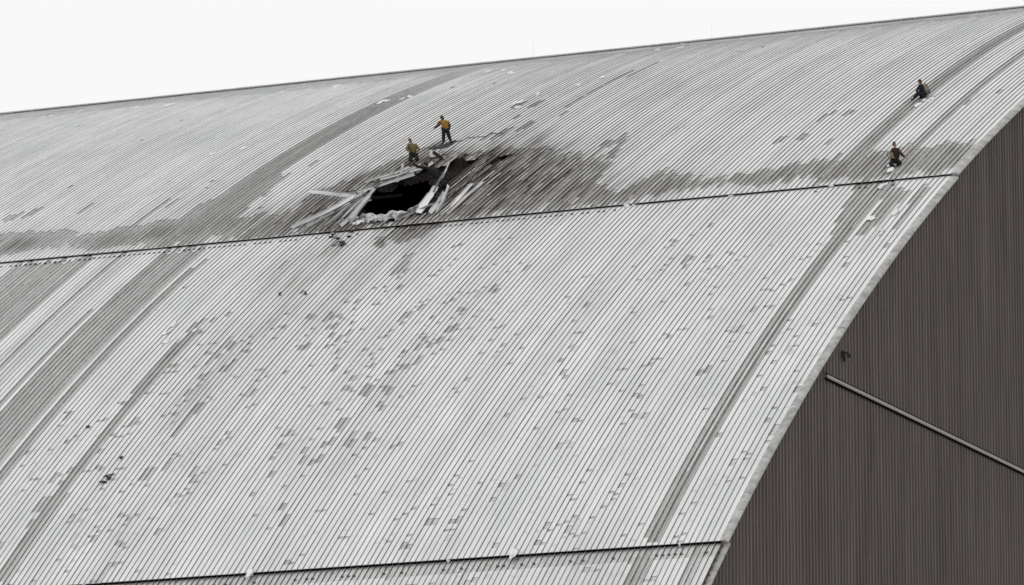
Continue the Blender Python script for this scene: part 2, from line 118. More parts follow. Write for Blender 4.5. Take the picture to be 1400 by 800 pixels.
class MB:
    def __init__(s): s.v, s.f = [], []

    def quad(s, a, b, c, d):
        n = len(s.v); s.v += [a, b, c, d]; s.f.append((n, n + 1, n + 2, n + 3))

    def hexa(s, p):   # p: 8 corners, bottom 4 then top 4
        n = len(s.v); s.v += list(p)
        for q in ((3, 2, 1, 0), (4, 5, 6, 7), (0, 1, 5, 4), (1, 2, 6, 5), (2, 3, 7, 6), (3, 0, 4, 7)):
            s.f.append(tuple(n + i for i in q))

    def box(s, c, ax, ay, az):
        c, ax, ay, az = Vector(c), Vector(ax) / 2, Vector(ay) / 2, Vector(az) / 2
        s.hexa([c + i * ax + j * ay + k * az for k in (-1, 1) for i, j in ((-1, -1), (1, -1), (1, 1), (-1, 1))])

    def tube(s, pts, rad, n=6):
        pts = [Vector(p) for p in pts]; rad = rad if hasattr(rad, '__len__') else [rad] * len(pts)
        base = len(s.v)
        for i, p in enumerate(pts):
            t = (pts[min(i + 1, len(pts) - 1)] - pts[max(i - 1, 0)]).normalized()
            u = t.orthogonal().normalized() if i == 0 else (u - u.dot(t) * t).normalized()
            w = t.cross(u)
            for k in range(n):
                an = 2 * math.pi * k / n; s.v.append(p + (u * math.cos(an) + w * math.sin(an)) * rad[i])
        for i in range(len(pts) - 1):
            for k in range(n):
                s.f.append((base + i * n + k, base + i * n + (k + 1) % n, base + (i + 1) * n + (k + 1) % n, base + (i + 1) * n + k))
        s.f.append(tuple(base + k for k in range(n))[::-1]); s.f.append(tuple(base + (len(pts) - 1) * n + k for k in range(n)))

    def blob(s, c, ax, ay, az, seed=0, rough=.25, nu=10, nv=6):
        """lumpy closed ellipsoid"""
        r = random.Random(seed); c = Vector(c); base = len(s.v)
        s.v.append(c - az)
        for j in range(1, nv):
            th = -math.pi / 2 + math.pi * j / nv
            for i in range(nu):
                an = 2 * math.pi * i / nu; k = 1 + rough * (r.random() - .5) * 2
                s.v.append(c + (ax * math.cos(an) + ay * math.sin(an)) * math.cos(th) * k + az * math.sin(th) * k)
        s.v.append(c + az); top = len(s.v) - 1
        for i in range(nu):
            s.f.append((base, base + 1 + (i + 1) % nu, base + 1 + i))
            s.f.append((top, base + 1 + (nv - 2) * nu + i, base + 1 + (nv - 2) * nu + (i + 1) % nu))
            for j in range(nv - 2):
                a = base + 1 + j * nu
                s.f.append((a + i, a + (i + 1) % nu, a + nu + (i + 1) % nu, a + nu + i))

    def build(s, name, mat, parent=None, smooth=False, **kw):
        return mesh_obj(name, s.v, s.f, mat, parent, smooth=smooth, **kw)


def in_poly(y, s, poly):
    """vectorised point in polygon"""
    y = np.asarray(y, float); s = np.asarray(s, float); ins = np.zeros(np.broadcast(y, s).shape, bool)
    n = len(poly)
    for k in range(n):
        y0, s0 = poly[k]; y1, s1 = poly[(k + 1) % n]
        if s0 == s1: continue
        cr = ((s0 > s) != (s1 > s)) & (y < (y1 - y0) * (s - s0) / (s1 - s0) + y0)
        ins ^= cr
    return ins


# ------------------------------------------------------------------ materials
def mat_base(name, rough=.6, spec=.4):
    m = bpy.data.materials.new(name); m.use_nodes = True
    b = m.node_tree.nodes['Principled BSDF']
    b.inputs['Roughness'].default_value = rough
    b.inputs['Specular IOR Level'].default_value = spec
    return m, m.node_tree, b


def N(nt, t, **kw):
    n = nt.nodes.new(t)
    for k, v in kw.items(): setattr(n, k, v)
    return n


def noise(nt, vec, scale, detail=3, rough=.55):
    n = N(nt, 'ShaderNodeTexNoise'); n.inputs['Scale'].default_value = scale
    n.inputs['Detail'].default_value = detail; n.inputs['Roughness'].default_value = rough
    if vec is not None: nt.links.new(vec, n.inputs['Vector'])
    return n.outputs['Fac']


def mapping(nt, vec, scale):
    n = N(nt, 'ShaderNodeMapping'); n.inputs['Scale'].default_value = scale; nt.links.new(vec, n.inputs['Vector']); return n.outputs[0]


def math_(nt, op, a, b=None, c=None, clamp=False):
    n = N(nt, 'ShaderNodeMath', operation=op); n.use_clamp = clamp
    for i, v in enumerate((a, b, c)):
        if v is None: continue
        if hasattr(v, 'default_value'): nt.links.new(v, n.inputs[i])
        else: n.inputs[i].default_value = v
    return n.outputs[0]


def mixc(nt, fac, a, b):
    n = N(nt, 'ShaderNodeMix', data_type='RGBA')
    for i, v in ((0, fac), (6, a), (7, b)):
        if hasattr(v, 'default_value'): nt.links.new(v, n.inputs[i])
        elif i == 0: n.inputs[0].default_value = v
        else: n.inputs[i].default_value = (*v, 1)
    return n.outputs[2]


def ramp(nt, fac, a, b):
    n = N(nt, 'ShaderNodeMapRange'); n.inputs[1].default_value = a; n.inputs[2].default_value = b
    nt.links.new(fac, n.inputs[0]); return n.outputs[0]


def bump(nt, b, h, st, dist=.02):
    n = N(nt, 'ShaderNodeBump'); n.inputs['Strength'].default_value = st; n.inputs['Distance'].default_value = dist
    nt.links.new(h, n.inputs['Height']); nt.links.new(n.outputs[0], b.inputs['Normal'])


SOOT = (0.016, 0.014, 0.013)


def roof_material(name, metal, rib=False):
    m, t, b = mat_base(name, .55, .35)
    at = N(t, 'ShaderNodeAttribute', attribute_name='mask')
    sp = N(t, 'ShaderNodeSeparateColor'); t.links.new(at.outputs['Color'], sp.inputs[0])
    frost, soot, tone = sp.outputs[0], sp.outputs[1], sp.outputs[2]
    uv = N(t, 'ShaderNodeUVMap', uv_map='roof').outputs[0]
    n_fine = noise(t, mapping(t, uv, (9, 6, 1)), 1.0, 4, .65)
    n_big = noise(t, mapping(t, uv, (.35, .16, 1)), 1.0, 3)
    n_str = noise(t, mapping(t, uv, (6, .5, 1)), 1.0, 3, .6)
    n_grain = noise(t, mapping(t, uv, (26, 14, 1)), 1.0, 2, .6)
    met = mixc(t, n_str, tuple(c * .72 for c in metal), tuple(c * 1.25 for c in metal))
    met = mixc(t, math_(t, 'MULTIPLY', n_fine, .35), met, (.40, .38, .35))
    n_run = noise(t, mapping(t, uv, (.55, .045, 1)), 1.0, 4, .6)
    sn = mixc(t, ramp(t, math_(t, 'ADD', math_(t, 'MULTIPLY', n_big, .5), math_(t, 'MULTIPLY', n_run, .5)), .36, .64), (.61, .625, .64), (.785, .79, .79))
    sn = mixc(t, math_(t, 'MULTIPLY', ramp(t, n_grain, .3, .7), .34), sn, (.43, .44, .45))
    f = math_(t, 'ADD', frost, math_(t, 'MULTIPLY', math_(t, 'SUBTRACT', n_fine, .5), .9))
    f = math_(t, 'ADD', f, math_(t, 'MULTIPLY', math_(t, 'SUBTRACT', n_str, .5), .5))
    f = ramp(t, f, .05, .95)
    f = math_(t, 'MULTIPLY', f, math_(t, 'ADD', math_(t, 'MULTIPLY', tone, .20), .80))
    col = mixc(t, f, met, sn)
    so = math_(t, 'MULTIPLY', soot, ramp(t, math_(t, 'ADD', math_(t, 'MULTIPLY', n_str, .8), math_(t, 'MULTIPLY', n_fine, .5)), .30, .62), clamp=True)
    col = mixc(t, so, col, mixc(t, n_fine, SOOT, (.080, .055, .042)))
    t.links.new(col, b.inputs['Base Color'])
    t.links.new(math_(t, 'ADD', math_(t, 'MULTIPLY', f, .35), .45), b.inputs['Roughness'])
    bump(t, b, n_fine, .35, .03)
    return m


def simple(name, col, var=.25, scale=6.0, rough=.7, col2=None, spec=.3, stretch=(1, 1, 1), bmp=.0):
    m, t, b = mat_base(name, rough, spec)
    tc = N(t, 'ShaderNodeTexCoord').outputs['Object']
    n = noise(t, mapping(t, tc, stretch), scale, 4, .6)
    c2 = col2 or tuple(min(1, c * (1 + var)) for c in col)
    t.links.new(mixc(t, ramp(t, n, .3, .7), tuple(c * (1 - var) for c in col), c2), b.inputs['Base Color'])
    if bmp: bump(t, b, n, bmp, .03)
    return m


M_PAN = roof_material('roof_panel_frosted', (.30, .295, .28))
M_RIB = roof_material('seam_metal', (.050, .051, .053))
M_DECK = simple('roof_deck_dark', (.045, .043, .040), .4, 3)
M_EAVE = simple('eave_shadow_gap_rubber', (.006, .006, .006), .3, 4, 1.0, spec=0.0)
M_BURN = simple('charred_layer', (.008, .007, .007), .5, 2.2, .95, (.026, .022, .020), .1, bmp=.6)
M_SNOW = simple('wet_snow', (.66, .67, .68), .16, 5, .8, bmp=.5)
M_LIP = simple('torn_membrane_with_snow', (.30, .30, .30), .55, 5, .85, (.70, .71, .72), .3, bmp=.8)
M_TRIM = simple('verge_trim_frosted', (.27, .27, .26), .25, 1.8, .6, (.44, .44, .43), .3, bmp=.1)
M_CLAMP = simple('clamp_metal', (.10, .10, .10), .3, 20, .5)
M_BAR = simple('flashing_metal', (.23, .22, .20), .15, 3, .45)
M_DARK = simple('dark_debris', (.03, .028, .026), .4, 8, .8)
M_GROUND = simple('snowy_ground', (.55, .56, .57), .2, .05, .9)
M_CROWN = simple('crown_edge_frosted', (.60, .60, .59), .2, 3, .7)
M_CLAMPC = simple('crown_clamp_metal', (.20, .20, .20), .3, 20, .5)
M_RODS = simple('rod_metal', (.45, .45, .45), .1, 3, .5)
M_BOX = simple('pale_board', (.62, .62, .60), .2, 6, .7)


def gable_material():
    m, t, b = mat_base('gable_cladding_brown', .6, .25)
    tc = N(t, 'ShaderNodeTexCoord').outputs['Object']
    wide = noise(t, mapping(t, tc, (.07, 1, .06)), 1.0, 3, .6)
    fine = noise(t, mapping(t, tc, (4, 4, 7.0)), 1.0, 4, .75)
    st = noise(t, mapping(t, tc, (.9, 1, .03)), 1.0, 3, .6)
    col = mixc(t, ramp(t, wide, .3, .7), (.038, .030, .027), (.052, .042, .037))
    col = mixc(t, ramp(t, st, .45, .8), col, (.072, .060, .054))
    col = mixc(t, ramp(t, fine, .3, .8), col, mixc(t, .6, col, (.075, .060, .054)))
    t.links.new(col, b.inputs['Base Color'])
    return m


M_GABLE = gable_material()
M_GRIB = simple('gable_seam_edge', (.165, .14, .125), .4, .5, .5, stretch=(1.4, 1, .2))

# ------------------------------------------------------------------ ground
LEN = 162.0
mesh_obj('ground', [(-2500, -2500, 0), (2500, -2500, 0), (2500, 2500, 0), (-2500, 2500, 0)], [(0, 1, 2, 3)], M_GROUND, kind='structure')

# ------------------------------------------------------------------ the vaulted building
shelter = bpy.data.objects.new('vaulted_shelter', None)
link(shelter, None, 'huge grey barrel-vaulted shelter building with snowy standing-seam roof and a torn hole', 'building')
shelter.location = (0, 0, 0)

S0, SLOW, SRID = 0.0, -45.97, 57.2
H_UP, H_MID, H_LOW, H_RID = 0.0, -0.16, -0.39, 0.16
Y0, PITCHM = 0.45, 0.345


def strip_y(i): return Y0 + i * PITCHM


def grid_sheet(name, y0, y1, s0, s1, h, mat, parent, dy=6.0, dsx=2.0, hole=None, jit=0, **kw):
    ys = np.linspace(y0, y1, max(2, int((y1 - y0) / dy) + 1)); ss = np.linspace(s0, s1, max(2, int(abs(s1 - s0) / dsx) + 1))
    Yg, Sg = np.meshgrid(ys, ss, indexing='ij')
    hh = h + (rng.normal(0, jit, Yg.shape) if jit else 0)
    V = rp(Yg, Sg, hh).reshape(-1, 3); n = len(ss); fs = []
    for i in range(len(ys) - 1):
        for j in range(n - 1):
            if hole is not None and hole((ys[i] + ys[i + 1]) / 2, (ss[j] + ss[j + 1]) / 2): continue
            fs.append((i * n + j, i * n + j + 1, (i + 1) * n + j + 1, (i + 1) * n + j))
    return mesh_obj(name, V, fs, mat, parent, **kw)


HY0, HY1, HS0, HS1 = 32.0, 43.0, 0.0, 17.0     # neighbourhood of the hole
CUTS, DHOLE = D['cut'], D['deckhole'][0]


def deck_hole(y, s):
    return HY0 < y < HY1 and HS0 < s < HS1


ys_ = np.unique(np.concatenate([np.linspace(.3, HY0, 8), [HY0, HY1], np.linspace(HY1, LEN, 14)]))
ss_ = np.unique(np.concatenate([np.arange(.5, SRID, 1.5), [HS1, SRID + 1]]))


def irr_sheet(name, ys, ss, h, mat, parent, hole=None, **kw):
    Yg, Sg = np.meshgrid(ys, ss, indexing='ij'); V = rp(Yg, Sg, h).reshape(-1, 3); n = len(ss); fs = []
    for i in range(len(ys) - 1):
        for j in range(n - 1):
            if hole and hole((ys[i] + ys[i + 1]) / 2, (ss[j] + ss[j + 1]) / 2): continue
            fs.append((i * n + j, i * n + j + 1, (i + 1) * n + j + 1, (i + 1) * n + j))
    return mesh_obj(name, V, fs, mat, parent, **kw)


ss_up = np.unique(np.round(np.concatenate([[0.0, HS1], np.arange(1.0, SRID + 1, 1.5)]), 3))
deck_up = irr_sheet('roof_deck', ys_, ss_up, H_UP - .03, M_DECK, shelter, deck_hole)
deck_up['label'] = 'upper tier of the roof, torn open by the hole'
deck_mid = grid_sheet('roof_deck', .3, LEN, SLOW - .05, 1.2, H_MID - .03, M_DECK, shelter)
deck_mid['label'] = 'middle tier of the roof below the hole'
deck_low = grid_sheet('roof_deck', .3, LEN, -101, SLOW + 1.2, H_LOW - .03, M_DECK, shelter)
deck_low['label'] = 'lowest tier of the roof under the lower dark seam line'
deck_rid = grid_sheet('roof_deck', .3, LEN, SRID, PS[-1], H_RID - .03, M_DECK, shelter)
deck_rid['label'] = 'crown of the roof along the skyline'
# far slope of the vault, mirrored about the crown, never in view but closing the building
xc = PX[-1]
V, fs = [], []
for k, (x, z) in enumerate(zip(PX[::4], PZ[::4])):
    V += [(2 * xc - x, .3, z), (2 * xc - x, LEN, z)]
    if k: fs.append((2 * k - 2, 2 * k - 1, 2 * k + 1, 2 * k))
far = mesh_obj('roof_slope', V, fs, M_DECK, shelter)

# ---- frost, soot and tear fields over the strips
DS = 0.25


def lattice(n, s0, s1):
    nj = int(round((s1 - s0) / DS)); sj = s0 + (np.arange(nj) + .5) * (s1 - s0) / nj
    return np.meshgrid(strip_y(np.arange(n)) + PITCHM / 2, sj, indexing='ij')


def soften(m, ks, ki):
    m = m.astype(float)
    for _ in range(2):
        for ax, k in ((1, ks), (0, ki)):
            if k < 1: continue
            p = np.pad(m, [(k, k) if a == ax else (0, 0) for a in (0, 1)], mode='edge')
            m = sum(np.take(p, range(q, q + m.shape[ax]), axis=ax) for q in range(2 * k + 1)) / (2 * k + 1)
    return m


def field(n, s0, s1, bare, keep, bands, patches, soots, dens=(), nrand=0):
    Y, S = lattice(n, s0, s1); fr = np.full(Y.shape, 1.0)
    for b in bare:
        j = rng.normal(0, b[2] * .6, (n, 1)); k = rng.normal(0, .05, (n, 1))
        m = soften(in_poly(Y + k, S + j, b[0]), int(b[3]) if len(b) > 3 else 1, int(b[4]) if len(b) > 4 else 0)
        v = np.clip(b[1] + np.broadcast_to(rng.uniform(-.1, .22, (n, 1)), Y.shape), 0, 1); fr = np.minimum(fr, 1 + (v - 1) * m)
    for b in keep:
        j = rng.normal(0, b[2] * .6, (n, 1)); m = in_poly(Y, S + j, b[0]); fr[m] = np.maximum(fr[m], b[1])
    for y0, y1, a, z, v in bands:
        j = rng.normal(0, .8, (n, 1)); m = (Y > y0) & (Y < y1) & (S + j > a) & (S + j < z)
        vv = np.broadcast_to(v + rng.uniform(-.12, .30, (n, 1)), Y.shape); fr[m] = np.minimum(fr[m], vv[m])
    def patch(y, s, l, w, v):
        i0 = int((y - Y0) / PITCHM)
        for i in range(i0, i0 + w):
            if 0 <= i < n:
                ss = s + random.uniform(-.3, .3); ll = l * random.uniform(.7, 1.25)
                m = abs(S[i] - ss) < ll / 2; fr[i, m] = np.minimum(fr[i, m], max(0, v + random.uniform(.0, .26)))
    for p in patches: patch(*p)
    for y, s, cnt, ry, rs in dens:
        for _ in range(max(1, int(cnt / 7))):              # flecks come in trails where a lump of snow slid down
            yy, s_, n_ = random.gauss(y, ry), random.gauss(s, rs * .8), random.randint(3, 9)
            for _ in range(n_):
                big = random.random() < .22
                patch(yy, s_, random.uniform(.12, .32) if not big else random.uniform(.3, .85), random.choice((1, 1, 1, 2)), random.uniform(.3, .85))
                s_ -= abs(random.gauss(.9, .7)); yy += random.gauss(.05, .35)
    for _ in range(nrand):
        patch(random.uniform(Y0, Y0 + n * PITCHM), random.uniform(s0, s1), random.uniform(.2, .8), random.choice((1, 1, 2, 3)), random.uniform(.5, .9))
    so = np.zeros(Y.shape)
    for y, s, ry, rs, st in soots:
        so = np.maximum(so, st * np.exp(-((Y - y) / ry) ** 2 - ((S - s) / rs) ** 2))
    so *= 1.35 * np.broadcast_to(rng.uniform(.6, 1.15, (n, 1)), Y.shape) * np.clip(.75 + .5 * np.sin(S * .9 + rng.uniform(0, 6.3, (n, 1))), .5, 1.1)
    return Y, S, np.clip(fr, 0, 1), np.clip(so, 0, 1)


SN = 0.03      # snow thickness
RIBH, RIBW = 0.082, 0.030


def drift(s, y):
    """how far wind has packed snow against the seams: more towards the crown and the far end"""
    c = lambda v: min(1.0, max(0.0, v))
    return min(.9, .50 * c((s - 26) / 24) + .25 * c((s - 48) / 6) + .46 * c((y - 40) / 20))


def strip_mesh(i, S, fr, so, cut, h, tone, s0, s1, acc=None):
    """one standing-seam strip: pan with snow blocks, and the seam rib on its far edge"""
    v, f, fm, mk, uv = acc if acc is not None else ([], [], [], [], [])
    y0 = strip_y(i); y1 = y0 + PITCHM; nj = len(S); e = (s1 - s0) / nj
    ya, yb = y0 + RIBW * .5 + .012, y1 - RIBW * .5 - .002
    def q(pts, mi, mfr, msos):
        n = len(v)
        for (y, s, hh), ms in zip(pts, msos):
            v.append((y, s, hh)); uv.append((y, s)); mk.append((mfr, ms, tone))
        f.append((n, n + 1, n + 2, n + 3)); fm.append(mi)
    j = 0; prev = None; sl = None; jy, jh = random.uniform(-.010, .010), random.uniform(-.010, .008)
    while j < nj:
        k = j + 1
        lim = 2 if so[j] > .06 else (4 if fr[j] <= .5 else 8)
        while k < nj and k - j < lim and cut[k] == cut[j] and abs(fr[k] - fr[j]) < .05: k += 1
        if not cut[j]:
            a, b = s0 + j * e, s0 + k * e
            lvl = h + (SN * (1 + 1.0 * drift(s0 + j * e, y0)) if fr[j] > .62 else 0.0)
            sa = so[j] if j == 0 else (so[j - 1] + so[j]) / 2
            sb = so[k - 1] if k == nj else (so[k - 1] + so[k]) / 2
            q([(ya, a, lvl), (yb, a, lvl), (yb, b, lvl), (ya, b, lvl)], 0, fr[j], (sa, sa, sb, sb))
            if prev is None or abs(prev - lvl) > .01:
                lo = h if prev is not None else h - .005
                hi = max(lvl, prev if prev is not None else lvl)
                q([(ya, a, lo), (yb, a, lo), (yb, a, hi), (ya, a, hi)], 0, .45, (sa,) * 4)
            if fr[j] <= .5:                                  # sliver of snow left beside the seam
                if sl is None and random.random() < (.07 if so[j] < .2 else .2):
                    sl = [random.choice((ya + .035, yb - .045, (ya + yb) / 2)), random.uniform(.035, .10), random.randint(8, 40) if so[j] < .2 else random.randint(2, 9), random.uniform(.5, .95)]
                if sl:
                    yc, wd = sl[0] + random.uniform(-.01, .01), sl[1] * random.uniform(.8, 1.2); hl = h + .02
                    q([(yc - wd / 2, a, hl), (yc + wd / 2, a, hl), (yc + wd / 2, b, hl), (yc - wd / 2, b, hl)], 0, sl[3], (sa * .25,) * 4)
                    sl[2] -= 1
                    if sl[2] <= 0: sl = None
            else: sl = None
            # rib
            r0, r1, t = y1 - RIBW / 2 + jy, y1 + RIBW / 2 + jy, h + RIBH + jh
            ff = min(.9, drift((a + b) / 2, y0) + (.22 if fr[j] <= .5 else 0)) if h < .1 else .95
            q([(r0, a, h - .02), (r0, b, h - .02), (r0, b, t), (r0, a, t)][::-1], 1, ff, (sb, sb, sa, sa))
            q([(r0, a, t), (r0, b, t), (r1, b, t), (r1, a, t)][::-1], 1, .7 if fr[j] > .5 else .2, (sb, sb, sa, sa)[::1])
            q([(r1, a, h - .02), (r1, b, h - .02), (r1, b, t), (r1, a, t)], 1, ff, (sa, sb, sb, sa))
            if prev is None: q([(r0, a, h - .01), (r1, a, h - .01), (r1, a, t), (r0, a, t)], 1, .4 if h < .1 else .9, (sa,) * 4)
            prev = lvl
        else:
            prev = None
        j = k
    return v, f, fm, mk, uv


def finish(name, acc, parent, **kw):
    v, f, fm, mk, uv = acc
    if not f: return None
    A = np.array(v); W = rp(A[:, 0], A[:, 1], A[:, 2])
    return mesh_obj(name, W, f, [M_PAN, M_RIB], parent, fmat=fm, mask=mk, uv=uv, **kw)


def lay_tier(n, s0, s1, h, parent, single, Y, S, fr, so, cut):
    rest = ([], [], [], [], [])
    slow = np.clip(.72 + .5 * (rng.random(n) - .5) + .12 * np.sin(np.arange(n) * .23), .35, 1.0)
    for i in range(n):
        fi = np.clip(fr[i] * (.93 + .07 * rng.random()), 0, 1)
        if i >= single: strip_mesh(i, S[i], fi, so[i], cut[i], h, slow[i], s0, s1, rest); continue
        e = (s1 - s0) / len(fi); j = 0
        while j < len(fi):                                # a torn strip leaves a panel on each side of the tear
            k = j
            while k < len(fi) and cut[i][k] == cut[i][j]: k += 1
            if not cut[i][j] and (k - j) > 1:
                acc = ([], [], [], [], [])
                strip_mesh(i, S[i][j:k], fi[j:k], so[i][j:k], cut[i][j:k], h, slow[i], s0 + j * e, s0 + k * e, acc); finish('roof_panel', acc, parent)
            j = k
    if rest[1]: finish('roof_panel_field', rest, parent, kind='stuff')


# upper tier
NU = 285
Y, S, fr, so = field(NU, -.12, SRID + .3, D['bare_up'], D['keep_up'], D['bands_up'], D['patch_up'], D['soot_up'], nrand=90)
cut = np.zeros(Y.shape, bool)
for poly in CUTS:
    cut |= in_poly(Y, S + rng.normal(0, .35, (NU, 1)), poly)
for i in range(NU):
    if 24 < strip_y(i) < 47:
        for _ in range(2):
            if random.random() < .3:
                s_c, l_c = random.uniform(.3, 12), random.uniform(.5, 2.0)
                m = (abs(S[i] - s_c) < l_c / 2) & (fr[i] < .4); fr[i, m] = random.uniform(.25, .7); so[i, m] *= .5
# snow thins out towards the crown on the far part of the roof
fr *= np.clip(1.0 - .52 * np.clip((S - 43) / 11, 0, 1) - .12 * np.clip((Y - 46) / 12, 0, 1) * np.clip(S / 8, 0, 1), 0, 1)
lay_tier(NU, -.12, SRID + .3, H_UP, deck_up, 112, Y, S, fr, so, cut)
# middle tier
NM = 192
Y, S, fr, so = field(NM, SLOW - .12, .3, D['bare_mid'], [], D['bands_mid'], D['patch_mid'], D['soot_mid'], D['dens'], 50)
cut = in_poly(Y, S, D['cutmid'])
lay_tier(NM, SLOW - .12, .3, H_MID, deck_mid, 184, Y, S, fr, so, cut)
# lowest tier
NL = 132
Y, S, fr, so = field(NL, -60.0, SLOW + .3, [], [], D['bands_low'], [], [], [], 500)
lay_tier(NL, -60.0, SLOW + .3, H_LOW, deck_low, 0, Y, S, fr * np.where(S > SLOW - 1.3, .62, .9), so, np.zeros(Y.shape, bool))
# crown
Y, S, fr, so = field(NU, SRID - .1, SRID + 8, [], [], [], [], [], [], 40)
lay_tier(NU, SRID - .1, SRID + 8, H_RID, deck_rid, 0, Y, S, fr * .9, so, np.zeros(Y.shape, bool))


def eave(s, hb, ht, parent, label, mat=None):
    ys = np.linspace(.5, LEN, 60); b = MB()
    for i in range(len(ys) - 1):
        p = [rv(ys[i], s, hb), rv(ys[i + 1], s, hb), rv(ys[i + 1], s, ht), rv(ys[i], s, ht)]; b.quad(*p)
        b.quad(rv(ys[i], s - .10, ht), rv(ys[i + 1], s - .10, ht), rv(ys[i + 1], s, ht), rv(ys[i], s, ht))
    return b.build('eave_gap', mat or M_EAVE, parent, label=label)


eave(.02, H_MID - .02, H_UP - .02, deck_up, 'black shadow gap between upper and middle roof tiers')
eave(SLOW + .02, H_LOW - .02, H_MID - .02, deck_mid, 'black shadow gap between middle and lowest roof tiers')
eave(SRID + .06, H_UP - .02, H_RID - .02, deck_rid, 'pale edge of the crown sheets along the skyline', M_CROWN)

# seam clamps below the ledges: too small to pick apart
b = MB()
for i in range(NM):
    y = strip_y(i) + PITCHM
    p = .9 if y > 42 else (.75 if 22 < y < 36 else .12)
    if random.random() < p:
        b.box(rv(y - .05, -.78, H_MID + .05), (0, .13, 0), rt(0) * .16, rn(0) * .09)
for i in range(NL):
    if random.random() < .3:
        b.box(rv(strip_y(i) + PITCHM - .05, SLOW - .8, H_LOW + .05), (0, .13, 0), rt(SLOW) * .12, rn(SLOW) * .09)
b.build('seam_clamp', M_CLAMP, deck_mid, kind='stuff')
b = MB()
for i in range(NU):
    y = strip_y(i) + PITCHM
    if random.random() < .9:
        b.box(rv(y - .04, SRID - .12, H_UP + .13), (0, .10, 0), rt(SRID) * .08, rn(SRID) * .07)
b.build('crown_clamp', M_CLAMPC, deck_rid, kind='stuff')

# ------------------------------------------------------------------ verge trim along the gable
sec = [(.47, .04), (.30, .045), (.17, .02), (.08, -.03), (.03, -.08), (.02, -.12), (.04, -.16), (.30, -.18)]


def verge(s0, s1, h):
    n = max(2, int((s1 - s0) / 1.2) + 1); V, fs = [], []
    for s in np.linspace(s0, s1, n):
        for (y, hh) in sec: V.append(rv(y, s, h + hh))
    m = len(sec)
    for i in range(n - 1):
        for j in range(m - 1): fs.append((i * m + j, (i + 1) * m + j, (i + 1) * m + j + 1, i * m + j + 1))
    fs.append(tuple(range(m))); fs.append(tuple(range((n - 1) * m, n * m))[::-1])
    return mesh_obj('verge_trim', V, fs, M_TRIM, shelter)


def verges(a, z, h, step=4.6):
    s = a; k = 0
    while s < z - .3:
        e = min(s + step, z); verge(s, e - .03, h + (.006 if k % 2 else 0)); s = e; k += 1


verges(-64, SLOW + .1, H_LOW); verges(SLOW - .12, .1, H_MID); verges(-.12, SRID, H_UP)

# ------------------------------------------------------------------ gable wall
def arch_z(x):
    xx = x if x <= xc else 2 * xc - x
    return float(np.interp(xx, PX, PZ))


YG = .30
b = MB()
xs = np.concatenate([np.linspace(PX[0] + .05, -60.5, 6), np.arange(-60, 2 * xc + 60, 3.0), np.linspace(2 * xc + 60.5, 2 * xc - PX[0] - .05, 5)])
for x0, x1 in zip(xs[:-1], xs[1:]):
    b.quad((x0, YG, 0), (x1, YG, 0), (x1, YG, max(.1, arch_z(x1) - .16)), (x0, YG, max(.1, arch_z(x0) - .16)))
gable = b.build('gable_wall', M_GABLE, shelter, label='dark brown ribbed metal gable end wall')
b = MB()
for x0, x1 in zip(xs[:-1], xs[1:]):
    b.quad((x0, LEN - .2, 0), (x1, LEN - .2, 0), (x1, LEN - .2, max(.1, arch_z(x1) - .16)), (x0, LEN - .2, max(.1, arch_z(x0) - .16)))
b.build('gable_wall', M_GABLE, shelter, label='rear gable end wall')
b = MB()
x = -50.0; k = 0
while x < 70:
    zt = arch_z(x) - .2; d = .045 + .03 * random.random()
    z0 = max(0.0, zt - 62)
    xw = x + random.uniform(-.01, .01)
    for zz0, zz1 in ((z0, zt),):
        a0, a1 = xw, xw + .035
        b.quad((a0, YG + .01, zz0), (a0, YG - d, zz0), (a0, YG - d, zz1), (a0, YG + .01, zz1))
        b.quad((a0, YG - d, zz0), (a1, YG - d, zz0), (a1, YG - d, zz1), (a0, YG - d, zz1))
        b.quad((a1, YG - d, zz0), (a1, YG + .01, zz0), (a1, YG + .01, zz1), (a1, YG - d, zz1))
    x += .49
b.build('seam_rib', M_GRIB, gable, kind='stuff')

# sloping-looking horizontal flashing across the gable
x0, z0, x1, z1 = D['bar']
zb = (z0 + z1) / 2
secb = [(YG, zb + .11), (YG - .10, zb + .09), (YG - .13, zb + .08), (YG - .13, zb - .06), (YG - .11, zb - .065), (YG - .11, zb - .10), (YG, zb - .10)]
xb = list(np.arange(x0, 60, 6.0)); V, fs = [], []
for xx in xb:
    for (y, z) in secb: V.append((xx, y, z))
m = len(secb)
for i in range(len(xb) - 1):
    for j in range(m - 1): fs.append((i * m + j, i * m + j + 1, (i + 1) * m + j + 1, (i + 1) * m + j))
fs.append(tuple(range(m))[::-1]); fs.append(tuple(range((len(xb) - 1) * m, len(xb) * m)))
fl = mesh_obj('flashing_bar', V, fs, M_BAR, gable, label='long pale horizontal metal flashing on the dark gable')
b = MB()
b.quad((x0 - .3, YG - .085, zb - .24), (60, YG - .085, zb - .24), (60, YG - .085, zb - .09), (x0 - .3, YG - .085, zb - .09))  # flat black strips under and over the flashing stand in for its shadow
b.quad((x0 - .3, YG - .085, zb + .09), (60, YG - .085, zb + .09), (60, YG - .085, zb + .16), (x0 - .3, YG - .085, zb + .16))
b.build('flashing_shadow_line', M_EAVE, gable)
# small fixture on the gable
fx, fz = D['fix']
b = MB()
b.box((fx, YG - .10, fz), (.34, 0, 0), (0, .14, 0), (0, 0, .30))
b.tube([(fx, YG - .1, fz), (fx, YG - .34, fz + .08), (fx - .05, YG - .42, fz - .05)], .05)
b.blob((fx - .05, YG - .42, fz - .12), Vector((.16, 0, 0)), Vector((0, .13, 0)), Vector((0, 0, .12)), 3, .05)
b.box((fx + .05, YG - .12, fz - .30), (.12, 0, 0), (0, .12, 0), (0, 0, .24))
b.build('wall_fixture', M_DARK, gable, label='small dark fixture on the gable above the flashing')

